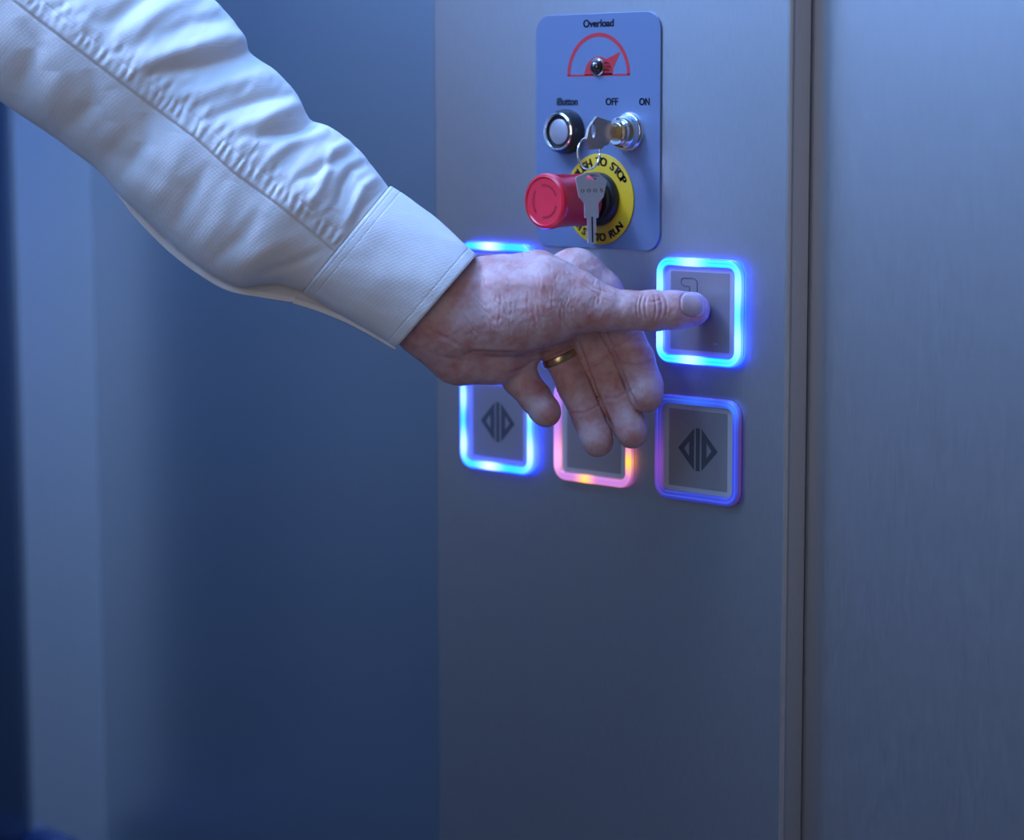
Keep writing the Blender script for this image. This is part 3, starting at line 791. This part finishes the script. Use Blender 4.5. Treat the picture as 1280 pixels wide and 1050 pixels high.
zc = lambda x: -(560-x)*0.05
top = [(30, -230), (150, -100), (265, 0), (302, 44), (312, 68), (345, 90), (372, 118), (388, 148), (412, 158), (444, 184), (468, 214), (487, 238)]
bot = [(-230, -60), (-130, 20), (0, 125), (60, 164), (112, 204), (160, 251), (206, 295), (252, 334), (296, 356), (330, 354), (352, 354), (383, 363)]
SV, SN, SQ, su, sth = sleeve_tube(top, bot, 620, 560, 0.72, zc)
x, y = SV[:, 0].copy(), SV[:, 1].copy()
fr = np.clip(np.sin(sth)*3, 0, 1)             # only the side towards the room has the seam
seam = [(-150, -132), (23, 4), (95, 59), (183, 126), (244, 171), (293, 215), (343, 251), (400, 297), (424, 319)]
d, s, side, L = poly_dist(x, y, seam)
sd = d*side                                   # > 0 above the seam
if np.median(sd[(x > 200) & (y < 100)]) < 0: sd = -sd
D = np.zeros(len(SV))
D += np.where(sd > 0, 1.0*(1-np.exp(-np.abs(sd)/2.5)), -1.6*(1-np.exp(-np.abs(sd)/1.5)))*fr
D -= 1.6*np.exp(-((sd+1.5)/1.6)**2)*fr
D -= 0.5*np.exp(-((sd-20)/1.8)**2)*fr*np.clip(vnoise(s/20, s*0, 17)+0.6, 0, 1)
# puckers between the two rows of stitching
ph = s/6.2+1.6*vnoise(s/34, s*0+3, 11)+0.10*sd*0.4
am = (0.4+0.6*np.clip(vnoise(s/16, s*0+1, 12)+0.4, 0, 1))
ph = s/1.8+1.8*vnoise(s/18, s*0+3, 11)+0.10*sd+0.7*vnoise(s/12, sd/14, 14)
am = 0.25+0.75*np.clip(vnoise(s/11, sd/13, 12)*1.4+0.45, 0, 1)
D += 1.35*np.sin(ph)*am*np.exp(-((sd-12)/8.5)**2)*fr*(sd > 0)
D += 1.5*vnoise(s/7, sd/16, 15)*np.exp(-((sd-26)/16)**2)*fr*(sd > 0)
def fold(pts, w, a, sharp=1.0):
    global D
    dd, ss, sg, LL = poly_dist(x, y, pts)
    fade = np.sin(np.clip(ss/LL, 0.02, 0.98)*math.pi)**0.6
    D += (1.15 if pts[-1][1] < 0.75*pts[-1][0]+12 and pts[0][1] < 0.75*pts[0][0]+12 else 0.5)*a*np.exp(-(dd/(0.95*w))**2)*fade*fr
# (polyline, half width, height): + is a ridge, - a valley
for f in [
    ([(318, 62), (285, 72), (245, 84), (190, 92)], 10, -6), ([(330, 45), (280, 48), (215, 66), (160, 86)], 12, 5), ([(300, 20), (240, 30), (190, 50)], 10, -3),
    ([(262, -20), (205, 10), (150, 50)], 12, 4), ([(215, -30), (165, 8), (120, 40)], 11, -4), ([(340, 92), (300, 100), (262, 112), (225, 125)], 13, 5),
    ([(372, 118), (335, 122), (300, 132), (262, 150)], 8, -4), ([(398, 152), (372, 162), (348, 166), (318, 172)], 8, -8), ([(385, 128), (350, 140), (318, 152), (290, 160)], 10, 5),
    ([(412, 162), (388, 172), (360, 182), (330, 202)], 9, 5), ([(448, 190), (420, 200), (395, 215), (365, 228)], 8, -5), ([(435, 178), (415, 190), (400, 235), (385, 262)], 7, 4),
    ([(458, 205), (440, 212), (428, 232), (420, 262)], 7, -6), ([(470, 222), (452, 236), (440, 262), (430, 290)], 7, 5), ([(478, 238), (455, 262), (440, 290), (428, 308)], 5, -4),
    ([(350, 200), (372, 228), (396, 262), (410, 286)], 12, 3), ([(260, 95), (300, 130), (330, 165)], 16, -2.5),
    # below the seam
    ([(20, 20), (45, 60), (20, 120)], 14, -7), ([(60, 40), (80, 90), (50, 140)], 16, 6), ([(112, 84), (115, 130), (80, 165)], 13, -6), ([(140, 110), (150, 155), (110, 195)], 15, 5),
    ([(182, 138), (182, 180), (150, 225)], 12, -6), ([(225, 165), (215, 215), (185, 262)], 17, 6), ([(262, 200), (235, 250), (215, 290)], 11, -5), ([(290, 225), (275, 275), (245, 315)], 15, 4),
    ([(330, 262), (300, 300), (262, 330)], 11, -5), ([(372, 292), (330, 315), (285, 338)], 11, 4), ([(405, 312), (365, 330), (310, 348)], 7, -5), ([(100, 175), (170, 205), (240, 245)], 14, -3),
]: fold(*f)
hx = x*0.78+y*0.62; hy = -x*0.62+y*0.78
up_ = np.clip(sd/20+0.5, 0.35, 1)
D += 2.2*vnoise(hx/46, hy/70, 21)+(0.9*vnoise(hx/21, hy/44, 22)+0.5*vnoise(hx/9, hy/26, 23))*up_
D *= np.clip((1-su)*18, 0, 1)*0.999
SVd = SV+SN*D[:, None]
# gather into the cuff
SVd -= SN*(np.clip((su-0.985)/0.015, 0, 1)*2.2)[:, None]
sleeve = fast_mesh('shirt_sleeve', HP(SVd)-org, SQ, [M_CLOTH], person)
sleeve['label'] = 'white cotton shirt sleeve with puckered seam'
so = sleeve.modifiers.new('thick', 'SOLIDIFY'); so.thickness = 0.0006; so.offset = -1

# cuff, a stiff double layer
ct = [(486, 236), (512, 254), (540, 275), (567, 297), (592.5, 321)]
cb = [(382, 362), (408, 377), (437, 394), (468, 412), (497.5, 430.5)]
CV, CN, CQ, cu_, cth = sleeve_tube(ct, cb, 220, 460, 0.80, zc)
cx_, cy_ = CV[:, 0], CV[:, 1]
Lc = 133.0; us = cu_*Lc; around = cth*70
D = np.full(len(CV), 1.6)
dash = np.clip(np.sin(around/0.75)*1.2+0.5, 0.15, 1)
for pos, a in ((4.5, 0.9), (14.5, 0.75), (Lc-12, 0.8)):
    D -= a*np.exp(-((us-pos)/1.0)**2)*dash
D += 0.6*(1-np.exp(-np.clip(Lc-12-us, 0, 99)/3))*0
D += 0.5*vnoise(cu_*6, cth*5, 31)+1.2*vnoise(cu_*2.2, cth*2.2, 32)
D += -1.0*np.exp(-((us-0)/1.4)**2)-1.0*np.exp(-((us-Lc)/1.2)**2)
CVd = CV+CN*D[:, None]
cuff = fast_mesh('cuff', HP(CVd)-org, CQ, [M_CLOTH], sleeve)
cuff.matrix_parent_inverse = Matrix.Identity(4)
so = cuff.modifiers.new('thick', 'SOLIDIFY'); so.thickness = 0.0013; so.offset = -1

# the overlapped edge of the sleeve opening and the cuff end below it
def flap(name, outer, inner_off, z0, z1, thick, parent):
    O = spline(outer, 120); t = np.gradient(O, axis=0); t /= np.linalg.norm(t, axis=1)[:, None]
    nn = np.stack([t[:, 1], -t[:, 0]], 1)      # towards the sleeve
    nj = 26; V = []
    for k in range(nj):
        w = k/(nj-1); a = w**0.9
        z = z0+(z1-z0)*math.sin(w*math.pi/2)
        P2 = O+nn*(inner_off*a)
        taper = np.sin(np.clip(np.linspace(0, 1, 120), 0.0, 1)*math.pi*0.5)**0.3
        roll = 2.2*math.exp(-((w-0.10)/0.05)**2)
        V.append(np.column_stack([P2, zc(P2[:, 0])+z-roll+1.2*vnoise(P2[:, 0]/17, P2[:, 1]/17, 41)]))
    V = np.array(V); n0, n1 = V.shape[:2]
    i = np.arange(n0-1)[:, None]; j = np.arange(n1-1)[None, :]
    Q = np.stack([i*n1+j, i*n1+j+1, (i+1)*n1+j+1, (i+1)*n1+j], 2).reshape(-1, 4)
    o = fast_mesh(name, HP(V.reshape(-1, 3))-org, Q, [M_CLOTH], parent)
    sm = o.modifiers.new('thick', 'SOLIDIFY'); sm.thickness = thick; sm.offset = 0
    return o
flap('placket', [(146, 242), (168, 271), (206, 310), (244, 340), (284, 363), (328, 372), (374, 379)], 46, 14, 44, 0.0010, sleeve)
flap('cuff_end', [(366, 379), (400, 390), (436, 405), (468, 422), (494, 437)], 34, 8, 34, 0.0022, sleeve)

# fine hairs standing on the wrist
M_HAIR = mat('arm_hair', (0.45, 0.38, 0.34), 0.4)
hv, hf = [], []
def hair(p, q, r):
    """one curved hair as a thin tapering three-sided tube"""
    n = 6
    for k in range(n):
        t = k/(n-1); c = np.array(p)*(1-t)+np.array(q)*t; c = c+np.array([0, 0, 0])+np.array([math.sin(t*math.pi)*-1.6, 0, 0])
        rr = r*(1-0.8*t)
        for g in range(3):
            a = 2*math.pi*g/3; hv.append(c+np.array([rr*math.cos(a), 0, rr*math.sin(a)]))
    b = len(hv)-3*n
    for k in range(n-1):
        for g in range(3): hf.append((b+3*k+g, b+3*k+(g+1) % 3, b+3*k+3+(g+1) % 3, b+3*k+3+g))
idx = np.nonzero((Y < 350) & (X > 600) & (X < 700) & (HN[:, 2] < 0.35) & (Z < 40) & (Z > -40))[0]
for i in rs.choice(idx, 90, replace=False):
    p = HV2[i]; L = 5+rs.rand()*6
    hair(p, p+HN[i]*L*0.5+np.array([L*0.8, L*0.1, 0]), 0.16)
for (a, b) in (((631, 325), (635, 301)), ((653, 322), (658, 305))):
    i = np.argmin((X-a[0])**2+(Y-a[1])**2)
    hair(HV2[i], (b[0], b[1], HV2[i][2]-2), 0.28)
hh_ = fast_mesh('hair', HP(hv)-org, np.array(hf), [M_HAIR], person); hh_['kind'] = 'stuff'
